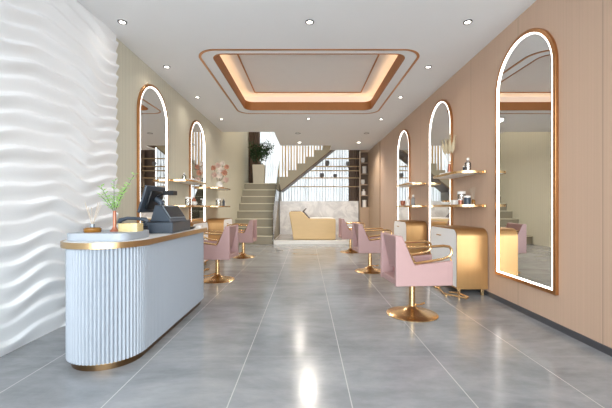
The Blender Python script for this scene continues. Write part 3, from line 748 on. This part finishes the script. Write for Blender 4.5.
# left far set: flowers
e = empty('flower_vase', (-2.42, 9.45, U), 'big blush and coral blossoms in a white vase on the far left shelf', 'flowers')
MB().lathe([(.0001, 0), (.07, 0), (.1, .06), (.09, .13), (.05, .17), (.055, .19), (.0001, .185)], 24).build('vase', M['ceramic'], e)
random.seed(21)
def blossom(c, r, m):
    q = MB()
    for ly in range(3):
        nn = 10-ly*2; tilt = .25+.4*ly
        for k in range(nn):
            a = 2*PI*k/nn+ly*.5
            dd = Vector((math.cos(a)*math.cos(tilt), -math.sin(tilt)-.1, math.sin(a)*math.cos(tilt)))
            leaf(q, Vector(c), dd, r*(1-.2*ly)*random.uniform(.85, 1.15), r*.5, Vector((0, -1, .01)))
    q.ball(c, r*.28, r*.28, r*.28, 8, 6)
    q.build('blossom', m, e, weld=False)
for (x, z, r, mm) in ((.05, .5, .11, 'petal_white'), (-.12, .36, .1, 'petal_pink'), (.16, .42, .11, 'petal_coral'), (.02, .33, .1, 'petal_white'), (-.02, .62, .1, 'petal_pink'), (-.15, .55, .09, 'petal_coral'), (.22, .58, .09, 'petal_coral'), (.2, .22, .1, 'petal_pink'), (.1, .68, .08, 'petal_white')):
    MB().tube([(0, 0, .15), (x*.5, 0, z*.6), (x, -.03, z)], .004, 5).build('stem', M['trunk'], e)
    blossom((x, -.05, z), r, M[mm])
pot('jar', -2.40, 9.28, Lw, .07, .2, M['clear'], 'clear jar with white lid on the far left lower shelf', 'jar', 2)
pot('bottle', -2.34, 9.6, Lw, .035, .22, M['slate'], 'slim dark bottle on the far left lower shelf', 'bottle', 1)
pot('bowl', -2.42, 9.85, Lw, .08, .1, M['ceramic'], 'white bowl on the far left lower shelf', 'bowl', 0)

# ------------------------------------------------------------------ light
e = empty('stairwell_fill', (-.6, 13.6, 5.88), 'round glowing fill light added out of view above the stairwell', 'lamp')  # added glowing disc, unseen from the camera, to brighten the stairs
MB().lathe([(.0001, -.06), (.28, -.06), (.3, -.05), (.3, .015), (.0001, .015)], 32).build('fill_disc', emis('stairwell_fill_glow', (1, .9, .76, 1), 5), e)
for k, yy in enumerate((11.6, 13.6)):  # two added area lights that lift the dark stairwell
    ld = bpy.data.lights.new('stairwell_fill_light', 'AREA'); ld.shape = 'DISK'; ld.size = .6; ld.energy = 32; ld.color = (1, .9, .76)
    lo = bpy.data.objects.new('stairwell_fill_light', ld); COL.objects.link(lo); lo.location = (-1.6+k, yy, 5.8)
wd = bpy.data.worlds.new('world'); sc.world = wd; wd.use_nodes = True
N = wd.node_tree.nodes; L = wd.node_tree.links; bg = N['Background']
tc = N.new('ShaderNodeTexCoord'); sp = N.new('ShaderNodeSeparateXYZ'); L.new(tc.outputs['Generated'], sp.inputs[0])
cr = N.new('ShaderNodeValToRGB'); mr = N.new('ShaderNodeMapRange'); mr.inputs[1].default_value = -1; L.new(sp.outputs[2], mr.inputs[0]); L.new(mr.outputs[0], cr.inputs[0])
E = cr.color_ramp.elements; E[0].position = .44; E[0].color = (.52, .56, .60, 1); E[1].position = .54; E[1].color = (.88, .945, 1.0, 1)
L.new(cr.outputs[0], bg.inputs[0])
ms = N.new('ShaderNodeMapRange'); ms.interpolation_type = 'SMOOTHSTEP'; ms.inputs[1].default_value = .5; ms.inputs[2].default_value = -.5; ms.inputs[3].default_value = 6.2; ms.inputs[4].default_value = 14
L.new(sp.outputs[1], ms.inputs[0]); L.new(ms.outputs[0], bg.inputs[1])   # the street side is the bright side of the sky
def portal(name, loc, rot, sx, sy):
    l = bpy.data.lights.new(name, 'AREA'); l.shape = 'RECTANGLE'; l.size = sx; l.size_y = sy; l.cycles.is_portal = True
    o = bpy.data.objects.new(name, l); COL.objects.link(o); o.location = loc; o.rotation_euler = rot
portal('portal_front', (0, YF-.12, H/2), (PI/2, 0, 0), XR-XL, H)     # faces +y
portal('portal_back', (0, YB+.12, 3.25), (-PI/2, 0, 0), XR-XL-.25, 4.7)

cam = bpy.data.cameras.new('camera'); co = bpy.data.objects.new('camera', cam); COL.objects.link(co)
co.location = (0, 0, 1.27); co.rotation_euler = (PI/2, 0, 0)
cam.sensor_width = 36; cam.sensor_fit = 'HORIZONTAL'; cam.lens = 20; cam.shift_x = -.5/612; cam.shift_y = 3.5/612; cam.clip_start = .05
sc.camera = co
vs = sc.view_settings; vs.view_transform = 'Standard'; vs.look = 'None'; vs.gamma = 1; vs.use_curve_mapping = False; vs.exposure = 0.0
